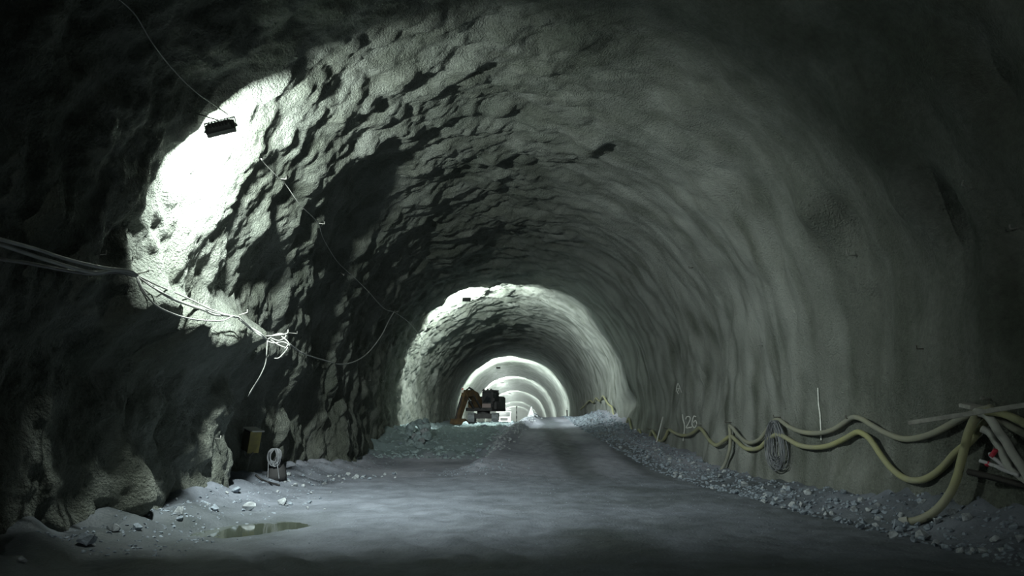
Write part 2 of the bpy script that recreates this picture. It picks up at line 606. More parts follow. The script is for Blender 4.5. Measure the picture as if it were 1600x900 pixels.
def lining(name, c0, c1, label):
    co = WCO[:, c0:c1 + 1].reshape(-1, 3)
    q = grid_quads(len(YW), c1 - c0 + 1, FLIP)
    # orient faces to the inside
    me = np_mesh(name, co, q)
    nn = WN[:, c0:c1 + 1].reshape(-1, 3)
    fn = np.empty(len(q) * 3, np.float32)
    me.polygons.foreach_get('normal', fn)
    if np.mean(np.sum(fn.reshape(-1, 3) * nn[q[:, 0]], 1)) < 0:
        me.flip_normals()
    me.normals_split_custom_set_from_vertices(nn.tolist())
    ss = SS[:, c0:c1 + 1].ravel(); yy = YY[:, c0:c1 + 1].ravel()
    lime_light = sstep(L1 + LARC * .45, L1 + LARC * .8, ss) * sstep(12, 22, yy) * (.50 + .55 * noise(ss / 1.2, yy / .8, 1, 61) + .5 * noise(ss / 3.5, yy / .5, 1, 62))  # pale lime mottling, also lightened to make up for weak lamp light
    at = me.attributes.new('lime_light', 'FLOAT', 'POINT')
    at.data.foreach_set('value', np.clip(lime_light, 0, .8).astype(np.float32))
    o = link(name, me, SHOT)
    tag(o, label, kind='structure')
    return o


CA = int((L1 + LARC * 0.27) / LTOT * (NS - 1))
CB = int((L1 + LARC * 0.73) / LTOT * (NS - 1))
WALL_L = lining('wall_left', 0, CA, 'lumpy sprayed concrete tunnel wall with cables and a niche')
CEIL = lining('ceiling', CA, CB, 'arched sprayed concrete tunnel roof')
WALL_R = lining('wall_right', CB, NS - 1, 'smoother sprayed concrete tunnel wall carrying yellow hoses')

i0 = int(np.searchsorted(YW, 1.0)); i1 = int(np.searchsorted(YW, 120))
BV_CO = WCO[i0:i1].reshape(-1, 3)
BVH = BVHTree.FromPolygons(BV_CO.tolist(), grid_quads(i1 - i0, NS, FLIP).tolist())


def hit(px, py):
    d = ray(px, py)
    loc, n, idx, dist = BVH.ray_cast(EYE, d)
    if loc is None:
        s, y = nominal(px, py)
        x, yy, z = wall_points(np.array([s]), np.array([y]))
        loc = Vector((float(x[0]), y, float(z[0]))); dist = (loc - EYE).length
        n = -d
    if n.dot(d) > 0: n = -n
    return loc, n, dist


def on_wall(pts, gap=0.08, win=2):
    """pixels -> points hanging in front of the lining by about gap metres, depth eased along the run"""
    ds = []; dirs = []
    for px, py in pts:
        d = ray(px, py)
        loc, n, dist = hit(px, py)
        s, y = nominal(px, py)
        _, _, nx, nz = profile(np.array([s]))
        c = abs(d.x * float(nx[0]) + d.z * float(nz[0]))
        ds.append(dist - gap / max(c, 0.08)); dirs.append(d)
    out = []
    for i, d in enumerate(dirs):
        w = ds[max(0, i - win):i + win + 1]
        m = sum(w) / len(w)
        out.append(EYE + d * min(m, ds[i]))
    return out


# closing faces far down both ends of the drive
def end_wall(name, y, label):
    s = np.linspace(0, LTOT, 60)
    x, yy, z = wall_points(s, np.full_like(s, y))
    bm = bmesh.new()
    vs = [bm.verts.new((float(a), y, float(b))) for a, b in zip(x, z)]
    bm.faces.new(vs)
    o = bm_obj(name, bm, SHOT)
    return tag(o, label, kind='structure')


end_wall('wall_far', 299.5, 'rock face at the far end of the tunnel')
end_wall('wall_back', -41.5, 'dark tunnel face behind the viewpoint')

# ------------------------------------------------------------------ the ground
YF = rows((-42, 2, 0.7), (2, 14, 0.05), (14, 40, 0.085), (40, 80, 0.2), (80, 300, 1.1))
XF = np.linspace(-7.4, 7.6, 250)
XX, YYF = np.meshgrid(XF, YF)
ZZ = floor_h(XX, YYF)
fco = np.stack([XX, YYF, ZZ], -1).reshape(-1, 3)
fme = np_mesh('floor', fco, grid_quads(len(YF), len(XF), True))
fx = fco[:, 0]; fy = fco[:, 1]
damp_shadow = np.zeros(len(fx))
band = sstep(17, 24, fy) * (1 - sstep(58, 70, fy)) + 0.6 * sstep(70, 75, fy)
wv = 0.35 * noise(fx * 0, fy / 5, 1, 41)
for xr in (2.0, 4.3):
    damp_shadow = np.maximum(damp_shadow, 0.66 * np.exp(-((fx - xr - wv) / .62) ** 4) * band)
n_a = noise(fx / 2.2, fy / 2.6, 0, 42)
damp_shadow = np.maximum(damp_shadow, 0.75 * sstep(8, 14, fy) * (1 - sstep(19, 25, fy)) * sstep(-1.5, 3.0, fx) * (0.55 + n_a))
damp_shadow = np.maximum(damp_shadow, 0.85 * np.exp(-((fx - 1.25) / .75) ** 4 - ((fy - 10.6) / 1.6) ** 4))  # shadow of the person at the viewpoint, painted into the ground colour
damp_shadow = np.maximum(damp_shadow, 0.34 * (1 - sstep(9, 14, fy)) * (0.75 + 1.6 * n_a))
damp_shadow = np.maximum(damp_shadow, 0.85 * np.exp(-((fx + 4.9) / 2.0) ** 4 - ((fy - 11.0) / 3.6) ** 4))
damp_shadow = np.clip(damp_shadow + 0.22 * noise(fx / .5, fy / .6, 0, 43), 0, 1)
mk = sstep(33, 34.5, fy) * (1 - sstep(70, 74, fy)) * (1 - sstep(-1.2, -0.4, fx - ramp_edge(fy)))
dust = sstep(19, 27, fy) * (.55 + .6 * noise(fx / 1.5, fy / 3.5, 0, 44)) * (1 - sstep(66, 75, fy))
dust = np.clip(dust, 0, 1) * (1 - mk)
for nm, arr in (('damp_shadow', damp_shadow), ('muck', mk), ('dust', dust)):
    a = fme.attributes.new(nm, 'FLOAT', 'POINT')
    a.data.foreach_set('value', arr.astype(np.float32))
fn = np.empty(len(fme.polygons) * 3, np.float32)
fme.polygons.foreach_get('normal', fn)
if fn.reshape(-1, 3)[:, 2].mean() < 0: fme.flip_normals()
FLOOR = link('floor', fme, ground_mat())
tag(FLOOR, 'grey crushed rock ground with a ramp up to the bench', kind='structure')

# ------------------------------------------------------------------ floodlights
M_HOUS = mat('floodlight_housing', (0.10, 0.105, 0.10), 0.6, 0.1)
M_STEEL = mat('dull_steel', (0.30, 0.31, 0.30), 0.5, 0.7, vary=.2)
M_GLASS = mat('lit_floodlight_glass', (0.9, 0.95, 0.9), 0.3, emit=(0.9, 1.0, 0.93), estr=40)
M_CABLE = mat('grey_cable', (0.30, 0.30, 0.285), 0.6, vary=.15)
M_BLACK = mat('black_rubber', (0.025, 0.025, 0.026), 0.6)


def floodlight(px, py, dist_y, label, yaw=0.0, tilt=0.0, roll=0.0, power=LAMP_W, loc=None):
    if loc is None:
        d = ray(px, py)
        loc = EYE + d * (dist_y / d.y)
    t = thing('floodlight', label, 'floodlight', loc, (tilt, roll, yaw), 'floodlights fixed along the tunnel roof')
    bm = bmesh.new()
    add_box(bm, (0, 0, 0), (0.46, 0.11, 0.22), bevel=.012)
    prism(bm, [(-.055, -.09), (-.055, .09), (-.10, .06), (-.10, -.06)], 0.36)
    h = bm_obj('housing', bm, M_HOUS, t)
    bm = bmesh.new()
    for k in range(7):
        add_box(bm, (-.15 + .05 * k, -.115, 0), (.010, .035, .13))
    bm_obj('cooling_fins', bm, M_HOUS, h)
    bm = bmesh.new()
    for sgn in (-1, 1):
        add_box(bm, (sgn * .245, 0, .09), (.012, .04, .22), bevel=.003)
    add_box(bm, (0, 0, .20), (.50, .04, .012), bevel=.003)
    bm_obj('bracket', bm, M_STEEL, t)
    box_obj('glass', (0, .060, 0), (.42, .012, .18), M_GLASS, t, bevel=.003)
    for sgn in (-1, 1):
        bm = bmesh.new()
        add_cyl(bm, (sgn * .235, 0, 0), (sgn * .265, 0, 0), .022, 10)
        bm_obj('pivot_knob', bm, M_STEEL, t)
    ld = bpy.data.lights.new('floodlight_beam', 'AREA')
    ld.shape = 'RECTANGLE'; ld.size = .40; ld.size_y = .17
    ld.energy = power; ld.color = LAMP_COL
    ld.spread = math.radians(176)
    lo = bpy.data.objects.new('beam', ld)
    COL.objects.link(lo)
    lo.parent = t
    lo.location = (0, .072, 0)
    lo.rotation_euler = (math.pi / 2, 0, 0)     # -Z of the light looks along +Y
    return t, Vector(loc)


LAMPS = []
LAMPS.append(floodlight(345, 201, 11.75, 'dark floodlight on the lumpy left wall above the looping cables', yaw=.12, tilt=-.46, roll=-.30, power=LAMP_W * .8))
LAMPS.append(floodlight(729, 468, 42.3, 'small dark floodlight on the bright roof beyond the big shadow', tilt=-.1, power=LAMP_W * 1.65))
LAMPS.append(floodlight(778.5, 574.7, 88, 'tiny floodlight on the roof above the excavator', tilt=-.15, power=LAMP_W * 3.2))
LAMPS.append(floodlight(784.5, 598, 119, 'distant floodlight on the roof beyond the excavator, between two others', tilt=-.15, power=LAMP_W * 3.2))
LAMPS.append(floodlight(796.5, 614.8, 159, 'farthest visible floodlight on the roof above the truck', tilt=-.15, power=LAMP_W * 3.2))
for yy in (212, 252):
    x, _, z = wall_points(np.array([L1 + LARC * .34]), np.array([float(yy)]))
    LAMPS.append(floodlight(0, 0, 0, 'floodlight on the roof deep in the tunnel, ' + ('past the truck' if yy < 230 else 'by the far rock face'), loc=(float(x[0]) + .2, yy, float(z[0]) - .8), tilt=-.15, power=LAMP_W * 3.2))
LAMPS.append(floodlight(0, 0, 0, 'floodlight on the left wall behind the viewpoint', loc=(-4.85, -30.0, 5.5), tilt=-.2, yaw=-.45, power=LAMP_W*.62))

# anchor stubs that hold every floodlight to the lining
for t, p in LAMPS:
    s0 = Vector((p.x - float(centre(p.y)), 0, p.z - float(drop(p.y)) - ZS)).normalized()
    rt = t.rotation_euler.to_matrix()
    sx = math.atan2(s0.z, s0.x)
    wx, _, wz = wall_points(np.array([L1 + (math.pi - sx) * R]), np.array([p.y]))
    reach = (Vector((float(wx[0]), p.y, float(wz[0]))) - p).length
    a = rt @ Vector((0, 0, .20))
    inv = rt.inverted()
    tube_obj('anchor_rod', [(0, 0, .20), tuple(inv @ (a + (s0 * reach - a) * .5)), tuple(inv @ (s0 * (reach + .03)))], .012, M_STEEL, t, 6, n=1)


# ------------------------------------------------------------------ hoses and fittings on the right wall
M_HOSE = mat('dusty_yellow_hose', (0.30, 0.30, 0.22), 0.7, col2=(0.26, 0.265, 0.225), vscale=1.4, bump=.15)
M_HOSE2 = mat('dusty_olive_hose', (0.36, 0.36, 0.18), 0.65, col2=(0.30, 0.30, 0.225), vscale=1.1, bump=.15)
M_HOSE3 = mat('pale_dusty_hose', (0.42, 0.43, 0.40), 0.65, vary=.12, vscale=3, bump=.15)
M_REBAR = mat('grey_rebar', (0.34, 0.34, 0.32), 0.6, 0.4, vary=.3, vscale=20)
M_RUST = mat('dark_rebar', (0.10, 0.085, 0.075), 0.8, 0.3, vary=.3, vscale=20)
M_WOOD = mat('grey_timber', (0.36, 0.36, 0.33), 0.8, vary=.2, vscale=9)
M_CHALK = mat('white_spray_paint', (0.78, 0.80, 0.77), 0.9)
M_RED = mat('red_tape', (0.50, 0.03, 0.06), 0.5)
M_COIL = mat('grey_wire', (0.18, 0.19, 0.21), 0.6, vary=.25, vscale=8)

HOSE_UP = [(1548, 637), (1530, 642), (1506, 652), (1487, 662), (1463, 675), (1440, 683), (1413, 686), (1387, 678), (1363, 665),
           (1347, 655), (1333, 652), (1320, 660), (1300, 672), (1277, 677), (1253, 675), (1233, 667), (1217, 656), (1207, 660),
           (1197, 674), (1186, 687), (1173, 692), (1162, 688), (1152, 678), (1145, 669), (1140, 665)]
h = tube_obj('hose', on_wall(HOSE_UP, .10), .052, M_HOSE, seg=12)
tag(h, 'grey-yellow hose on the upper pegs swagging past the hung wire coil', 'hose', 'air and water hoses on the right wall')
DROP = [(1140, 666), (1141, 680), (1141, 692), (1139, 706), (1133, 724), (1123, 740)]
h = tube_obj('hose', on_wall(DROP, .12), .05, M_HOSE, seg=10)
tag(h, 'short hose hanging from a peg down to the rubble, left of the wire coil', 'hose', 'air and water hoses on the right wall')
HOSE_LO = [(1544, 655), (1536, 664), (1528, 675), (1513, 692), (1493, 708), (1473, 730), (1453, 745), (1433, 751), (1413, 747), (1393, 732),
           (1377, 712), (1360, 687), (1347, 677), (1337, 676), (1317, 687), (1293, 697), (1270, 699), (1247, 695), (1220, 680),
           (1207, 682), (1196, 691), (1188, 699), (1177, 702), (1164, 700), (1152, 690), (1142, 682), (1132, 688), (1122, 695),
           (1115, 694), (1106, 685), (1098, 673), (1092, 669), (1083, 676), (1074, 680), (1064, 680), (1053, 676), (1045, 672),
           (1039, 684), (1033, 690), (1028, 687), (1023, 679), (1019, 673), (1016, 680), (1011, 693), (1006, 699), (1003, 691),
           (1001, 678), (998, 672), (993, 684), (990, 678), (986, 667), (982, 654), (977, 667), (970, 672), (963, 662), (958, 644),
           (956, 636), (950, 631), (942, 619), (937, 627), (931, 622), (927, 629), (921, 626), (913, 634), (907, 640)]
lo_pts = on_wall(HOSE_LO, .10)
lo_r = [.055 + .012 * min(max((p.y - 16) / 25, 0), 1) for p in spline(lo_pts, 5)]
h = tube_obj('hose', lo_pts, lo_r, M_HOSE2, seg=12)
tag(h, 'long yellow hose looping from peg to peg under the painted number', 'hose', 'air and water hoses on the right wall')
D_H = [(1528, 643), (1526, 649), (1519, 662), (1512, 680), (1507, 700), (1501, 724), (1495, 747), (1483, 773), (1463, 797), (1437, 812), (1409, 817)]
dp = on_wall(D_H[:7], .24)
gend = [floor_at(1410, 822), floor_at(1440, 826)]
e0 = gend[0] + Vector((0, 0, .07)); e1 = gend[1] + Vector((.05, 0, .10))


def along(px, py, y):
    d = ray(px, py)
    return EYE + d * (y / d.y)


yl = dp[-1].y
dp2 = [along(px, py, yl + (e0.y - yl) * k) for (px, py), k in zip(D_H[7:], (.2, .45, .75, 1.0))]
h = thing('hose', 'thick pale yellow hose dropping from the lath to the ground', 'hose', group='air and water hoses on the right wall')
tube_obj('hose_body', dp + dp2, .060, M_HOSE2, h, seg=14)
v = (dp2[-1] - dp2[-2]).normalized()
bm = bmesh.new(); add_cyl(bm, dp2[-1] - v * .10, dp2[-1] + v * .02, .078, 14); bm_obj('end_collar', bm, M_HOSE3, h)
C_H = [(1524, 644), (1531, 645), (1542, 649), (1551, 660), (1560, 675), (1571, 689), (1581, 707), (1592, 723), (1602, 738), (1618, 765), (1640, 800)]
h = tube_obj('hose', on_wall(C_H, .20), .058, M_HOSE3, seg=12)
tag(h, 'pale grey hose slanting down beside the red taped cable ends', 'hose', 'air and water hoses on the right wall')
F_H = [(1540, 643), (1556, 644), (1572, 648), (1588, 655), (1602, 662), (1630, 676), (1670, 690)]
h = tube_obj('hose', on_wall(F_H, .16), .056, M_HOSE2, seg=12)
tag(h, 'yellow hose resting just under the lath, sloping away from its peg', 'hose', 'air and water hoses on the right wall')
G_H = [(1545, 650), (1558, 655), (1572, 663), (1588, 671), (1604, 679), (1640, 695)]
h = tube_obj('hose', on_wall(G_H, .07), .050, M_HOSE, seg=10)
tag(h, 'dull hose against the wall directly below the sloping yellow one', 'hose', 'air and water hoses on the right wall')

# timber lath, block, peg
lp = on_wall([(1420, 661), (1512, 644), (1600, 632), (1660, 624)], .26, 3)
a, b = lp[0], lp[-1]
bm = bmesh.new()
q = (b - a).to_track_quat('X', 'Z').to_matrix()
add_box(bm, (a + b) / 2, ((b - a).length, .035, .06), q, bevel=.004)
o = bm_obj('timber_lath', bm, M_WOOD); tag(o, 'thin grey timber lath lying across the hoses on the wall', 'lath')
p, n, _ = hit(1530, 637)
o = box_obj('timber_block', p + n * .12, (.2, .30, .06), M_WOOD, rot=Matrix.Rotation(.15, 3, 'X'), bevel=.01)
tag(o, 'grey timber block wedged above the lath where the hoses meet', 'block')


def peg(px, py, label, ln=.28, r=.011, up=0.0, m=None, side=0.0, bend=.06):
    ln *= .75
    p, n, _ = hit(px, py)
    nn = Vector((n.x, n.y * .3, n.z * .3)); nn.normalize()
    tip = p + nn * ln + Vector((0, side, up))
    pts = [p - nn * .05, p + (tip - p) * .5, tip]
    if bend:
        pts.append(tip + Vector((0, side * .3, bend)))
    o = tube_obj('steel_peg', pts, r, m or M_REBAR, n=1, seg=7)
    tag(o, label, 'peg', 'steel pegs in the tunnel wall')
    return o


peg(1546, 624, 'pale steel peg above the lath and timber block', .30, .014, bend=0, side=-.18)
peg(1336, 654, 'steel peg that lifts both hoses between the wire coil and the lath', .24, m=M_RUST)
peg(1220, 652, 'steel peg that carries the hung wire coil', .24, m=M_RUST)
peg(1143, 660, 'bent steel peg at the top of the short hanging hose', .26, m=M_RUST)
peg(1096, 664, 'steel peg just beside the painted number', .26, m=M_RUST)
peg(1046, 670, 'steel peg between the leaning white rod and the painted line', .26, m=M_RUST)
peg(1019, 671, 'steel peg behind the leaning white rod', .26, m=M_RUST)
peg(1523, 297, 'pale bent steel peg high on the hose wall beside a dark hollow', .34, .012, up=.05, side=-.12)
peg(1340, 399, 'bent steel peg below the dark overhang on the hose wall', .30, .011, bend=.12)
peg(1192, 540, 'small steel peg on the hose wall above the wire coil', .18, .010)
peg(1083, 418, 'small dark steel peg on the lit part of the hose wall', .18, .012, m=M_RUST)
peg(1592, 357, 'steel peg high up near a second dark hollow', .22, .012)
peg(1443, 545, 'short steel peg on the bare wall above the lath', .14, .010, m=M_RUST)

# leaning white rod
p1, _, _ = hit(1023, 702); f1 = floor_at(1024, 706)
top = on_wall([(1036, 651)], .12)[0]
base = along(1022.5, 704, top.y - .1)
o = tube_obj('white_rod', [base, top], .028, mat('white_painted_rod', (.55, .57, .56), .6), n=1, seg=8)
tag(o, 'straight white rod leaning on the wall across the looping hose', 'rod')

# hanging wire coil
pc, nc, _ = hit(1212, 690)
top_z = on_wall([(1212, 657)], .27)[0]
coil = thing('wire_coil', 'grey coil of wire hung on a peg between the yellow hoses', 'wire coil', top_z)
hgt = (733 - 657) / F * top_z.y
wid = 29 / F * top_z.y * 2.6
for k in range(18):
    w = wid * random.uniform(.55, 1.0) * .5
    hh = hgt * random.uniform(.72, 1.0)
    off = random.uniform(-.2, .2) * wid
    dx = -random.uniform(.0, .10)
    pts = []
    for j in range(25):
        a = 2 * math.pi * j / 24
        pts.append((dx + .02 * math.sin(a * 2 + k), off * .6 + w * math.sin(a) * (1 - .35 * math.cos(a)), -hh / 2 + hh / 2 * math.cos(a)))
    tube_obj('loop', pts, .011, M_COIL, coil, seg=6, n=2)
tube_obj('tie', [(-.10, -.1, -.06), (-.14, 0, -.03), (-.10, .1, -.06)], .012, M_COIL, coil, seg=6, n=3)

# cable ends with red tape
t = thing('power_cable', 'thick pale cable split into taped ends below the lath', 'cable', (0, 0, 0))
bd = on_wall([(1534, 670), (1546, 676), (1555, 689), (1565, 703), (1570, 714), (1578, 730), (1592, 743), (1610, 756)], .17)
tube_obj('sheath', bd, [.052] * 16 + [.062] * 10 + [.045] * 10, M_HOSE3, t, seg=10)
for pl, nm in (([(1578, 734), (1566, 731), (1552, 727), (1541, 723), (1531, 720)], 'core'), ([(1576, 733), (1566, 726), (1557, 719), (1549, 713), (1547, 708)], 'core'),
               ([(1592, 743), (1578, 738), (1565, 733), (1556, 728)], 'core')):
    pp = on_wall(pl, .22)
    c = tube_obj(nm, pp, .026, mat('white_cable_core', (.52, .52, .54), .55), t, seg=8)
for pl in ([(1556, 703), (1552, 709), (1548, 714)], [(1547, 723), (1543, 726), (1541, 724)]):
    tube_obj('red_tape', on_wall(pl, .235), .031, M_RED, t, seg=8)
o = tube_obj('shadow_strip', on_wall([(1512, 737), (1560, 748), (1610, 762), (1650, 774)], .06), .045, mat('shadow_strip', (.035, .033, .03), .8), seg=4, n=1)  # shade under the cable bundle, built as a dark strip
tag(o, 'dark strip standing in for shade on the wall under the taped cable ends', 'shading')

# painted marks on the wall: ribbons laid on the lining
def paint(name, strokes, width, parent):
    bm = bmesh.new()
    for st in strokes:
        prev = None
        P = spline([Vector((x, y, 0)) for x, y in st], 6)
        for i, q in enumerate(P):
            t = (P[min(i + 1, len(P) - 1)] - P[max(i - 1, 0)]).normalized()
            w = width * (0.8 + .4 * random.random()) / 2
            side = Vector((-t.y, t.x, 0)) * w
            ring = []
            for sg in (-1, 1):
                loc, n, _ = hit(q.x + side.x * sg, q.y + side.y * sg)
                ring.append(bm.verts.new(loc + n * .018 - ray(q.x, q.y) * .01))
            if prev:
                bm.faces.new((prev[0], prev[1], ring[1], ring[0]))
            prev = ring
    o = bm_obj(name, bm, M_CHALK, parent)
    return o


o = paint('painted_number', [[(1072, 655), (1074, 651), (1078, 651), (1079, 655), (1076, 662), (1073, 668), (1078, 668), (1082, 667)],
                             [(1088, 651), (1085, 650), (1083, 655), (1082, 663), (1085, 668), (1088, 666), (1089, 660), (1087, 657), (1084, 660)],
                             [(1067, 647), (1068, 655), (1070, 663), (1070, 672), (1069, 680), (1068, 689)]], 1.7, WALL_R)
o['label'] = 'white sprayed number 26 beside an upright line'
o = paint('painted_line', [[(1279, 606), (1279.5, 618), (1280, 632), (1282, 645), (1283, 660), (1283.5, 672), (1284, 688)]], 2.0, WALL_R)
o['label'] = 'white sprayed upright line'
o = paint('painted_letter', [[(1057, 612), (1058, 605), (1060, 599), (1063, 606), (1066, 614)], [(1058, 608), (1062, 607), (1059, 613), (1061, 616)]], 1.0, WALL_R)
o['label'] = 'faint white sprayed letter A'

# ------------------------------------------------------------------ cables on the left wall
M_CAB_D = mat('dark_cable', (0.10, 0.10, 0.10), 0.5, vary=.2)
M_CAB_L = mat('pale_cable', (0.36, 0.37, 0.35), 0.5, vary=.12)
M_CAB_M = mat('mid_grey_cable', (0.30, 0.31, 0.30), 0.5, vary=.15)
G_L = 'cables strung along the left wall'


def cable(pts, r, m, label, gap=.15, seg=8, group=G_L, name='cable'):
    o = tube_obj(name, on_wall(pts, gap), r, m, seg=seg)
    return tag(o, label, 'cable', group)


cable([(-60, 356), (0, 374), (52, 388), (108, 406), (160, 418), (200, 423), (214, 430)], .024, M_CAB_M, 'dark cable strung to the first hook on the left wall, topmost of three', .20)
cable([(-60, 364), (0, 382), (60, 402), (112, 418), (148, 426), (180, 422), (213, 430)], .026, M_CAB_M, 'dark cable strung to the first hook on the left wall, between two others', .17)
cable([(-60, 396), (0, 405), (48, 412), (100, 422), (144, 428), (180, 425), (212, 431)], .024, M_CAB_D, 'dark cable strung to the first hook on the left wall, lowest of three', .14)
cable([(214, 430), (244, 445), (273, 457), (300, 469), (324, 481), (351, 491), (372, 495)], .014, M_CAB_L, 'pale cable spanning the two wall hooks, tautest of the bundle', .20)
cable([(215, 431), (220, 435), (239, 448), (265, 465), (295, 477), (316, 484), (335, 492), (353, 493), (372, 496)], .020, M_CAB_L, 'thick pale cable sagging slightly between the two wall hooks', .18)
cable([(215, 432), (234, 446), (262, 462), (292, 474), (314, 481), (338, 489), (372, 496)], .012, M_CAB_M, 'grey cable running along the thick pale one between the hooks', .22)
cable([(214, 431), (223, 452), (241, 475), (265, 488), (292, 497), (321, 501), (348, 501), (364, 494), (373, 496)], .013, M_CAB_L, 'pale cable drooping lowest between the two wall hooks', .16)
cable([(213, 430), (216, 442), (222, 455), (229, 463)], .012, M_CAB_M, 'short loose cable end hanging from the first hook', .2)
cable([(372, 495), (391, 511), (407, 521), (417, 531)], .018, M_CAB_L, 'pale cable from the second hook to the tangle, upper of two', .22)
cable([(373, 498), (396, 517), (412, 527), (420, 531)], .018, M_CAB_L, 'pale cable from the second hook to the tangle, lower of two', .18)
y_kn = min(hit(px, py)[0].y for px, py in ((417, 531), (432, 535), (450, 538))) - .55


def hang(pts, y0):
    return [along(px, py, y0 + random.uniform(-.04, .04)) for px, py in pts]


kn = thing('cable_tangle', 'tangled knot of pale cable hanging on the left wall', 'cable')
for pl in ([(417, 531), (433, 523), (447, 531), (452, 539), (447, 543), (436, 539), (423, 531)],
           [(415, 525), (431, 524), (448, 521), (450, 515)],
           [(423, 528), (436, 532), (447, 525), (438, 521), (426, 524)],
           [(451, 538), (448, 546), (444, 551), (436, 559), (429, 560)],
           [(416, 532), (428, 536), (441, 534), (450, 538), (445, 545), (449, 540)]):
    tube_obj('loop', hang(pl, y_kn), .012, M_CAB_L, kn, seg=7)
o = tube_obj('hanging_strap', hang([(418, 532), (417, 549), (415, 568), (407, 587), (396, 605), (387, 620)], y_kn),
             [.030] * 20 + [.034] * 4 + [.012, .006], M_CAB_L, seg=8, flat=.3)
tag(o, 'pale twisted strap dangling from the cable tangle', 'strap')
cable([(452, 537), (465, 547), (476, 553), (487, 557), (504, 562), (532, 569), (556, 564), (576, 550), (596, 524), (608, 500), (616, 487)], .022, M_CAB_M,
      'single grey cable swagging from the tangle up to the far hook', .22)
cable([(408, 248), (416, 258), (436, 278), (447, 289), (469, 320), (496, 347), (504, 370), (516, 392), (530, 412), (556, 436), (576, 456), (600, 482), (616, 487)], .009, M_CAB_L,
      'thin pale wire running down the lit wall from hook to hook', .16, 6)
cable([(616, 487), (640, 505), (660, 530), (668, 545)], .012, M_CAB_M, 'thin wire going on along the left wall past the far hook', .16, 6)
lamp1 = LAMPS[0][1]
lc = on_wall([(160, -20), (207, 18), (238, 67), (269, 107), (304, 142), (335, 164)], .12) + [lamp1 + Vector((.1, -.02, .24))]
o = tube_obj('cable', lc, .009, M_CAB_M, seg=6)
tag(o, 'thin grey wire feeding the near floodlight from the dark roof', 'cable', G_L)
peg(214, 428, 'hook peg carrying the dark cables and the pale bundle', .26, .012)
peg(372, 493, 'hook peg at the end of the pale cable bundle', .26, .012)
peg(451, 520, 'hook peg beside the tangled cable knot', .30, .012)
peg(616, 485, 'hook peg at the top of the single cable swag', .28, .012)
peg(436, 279, 'little pale peg on the brightest part of the left wall', .20, .010)
peg(497, 349, 'pale forked peg on the thin wire beside the big shadow', .22, .010)
peg(531, 424, 'small pale peg under the thin wire in the big shadow', .18, .014, up=-.1)
peg(148, 398, 'bent pale peg above the dark cables', .20, .009, up=.02)
peg(193, 408, 'small pale peg near the first cable hook', .18, .009)
peg(336, 685, 'small pale peg on the swell beside the yellow box', .16, .010)
peg(595, 596, 'thin peg on the dark wall below the single cable swag', .20, .010)
peg(574, 594, 'thin peg on the fluted dark wall under the cable swag', .20, .010)

# ------------------------------------------------------------------ box, coil and sack in the niche
M_YEL = mat('dirty_yellow_metal', (0.42, 0.36, 0.12), 0.6, col2=(.28, .25, .11), vscale=5)
M_DK = mat('dark_box_metal', (0.06, 0.06, 0.055), 0.6)
p, n, _ = hit(392, 688)
bx = along(393, 688, p.y - .5)
t = thing('switch_box', 'yellow sided switch box hanging crooked in the wall niche', 'box', bx, (0, .22, -.75))
box_obj('body', (0, 0, 0), (.36, .30, .52), M_DK, t, bevel=.015)
box_obj('side_panel', (.19, -.02, 0), (.03, .30, .54), M_YEL, t, bevel=.006)
box_obj('lid', (.03, 0, .28), (.46, .34, .035), mat('lit_lid', (.7, .71, .68), .5), t, bevel=.008)  # lamp light on the top edge, put into the lid's pale colour
box_obj('door', (-.01, -.16, -.01), (.30, .02, .44), mat('brown_panel', (.12, .11, .085), .6), t, bevel=.006)
tube_obj('hanging_loop', [(-.16, -.05, -.26), (-.05, -.08, -.37), (.09, -.08, -.40), (.20, -.05, -.30), (.22, -.02, -.24)], .014, M_CAB_M, t, seg=7)
tube_obj('tail_wire', [(.12, -.05, -.26), (.16, -.06, -.50), (.12, -.05, -.75)], .011, M_CAB_M, t, seg=7)
tube_obj('bracket', [(-.1, 0, .10), (-.22, -.2, .11), (-.36, -.33, .11)], .02, M_RUST, t, seg=7, n=1)

b0 = floor_at(427, 749)
t = thing('wire_coil', 'grey wire coil draped over a dark sack at the foot of the niche', 'wire coil', b0)
hgt = (749 - 703) / F * b0.y
for k in range(8):
    w = random.uniform(.09, .15); off = random.uniform(-.04, .06)
    hh = hgt * random.uniform(.42, .62)
    pts = [(off + w * math.sin(2 * math.pi * j / 20), -.06 + random.uniform(-.03, .0) + .03 * math.cos(4 * math.pi * j / 20), hgt - hh / 2 + hh / 2 * math.cos(2 * math.pi * j / 20)) for j in range(21)]
    tube_obj('loop', pts, .012, M_COIL, t, seg=6, n=2)
tube_obj('loose_end', [(-.12, -.07, hgt * .55), (-.11, -.08, hgt * .3), (-.10, -.10, .02)], .011, M_COIL, t, seg=6)
tube_obj('loose_end', [(.10, -.07, hgt * .5), (.14, -.09, hgt * .25), (.17, -.10, .02)], .011, M_COIL, t, seg=6)
bm = bmesh.new()
ring = []
for k, (zz, rr) in enumerate([(0, .22), (.12, .24), (.3, .19), (.45, .13), (.56, .06)]):
    ring.append([bm.verts.new((b0.x + .03 + rr * math.cos(a * .5236) * (1 + .15 * random.random()), b0.y + .14 + rr * .7 * math.sin(a * .5236), b0.z - .03 + zz * hgt / .74)) for a in range(12)])
for r0, r1 in zip(ring, ring[1:]):
    for a in range(12):
        bm.faces.new((r0[a], r0[(a + 1) % 12], r1[(a + 1) % 12], r1[a]))
bm.faces.new(ring[-1]); bm.faces.new(ring[0][::-1])
o = bm_obj('dark_sack', bm, mat('black_sacking', (.03, .03, .032), .85, bump=.3), smooth=True)
tag(o, 'dark slumped sack under the draped wire coil', 'sack')
gp = [floor_at(*q) + Vector((0, 0, .03)) for q in ((399, 744), (408, 751), (421, 756), (436, 760))]
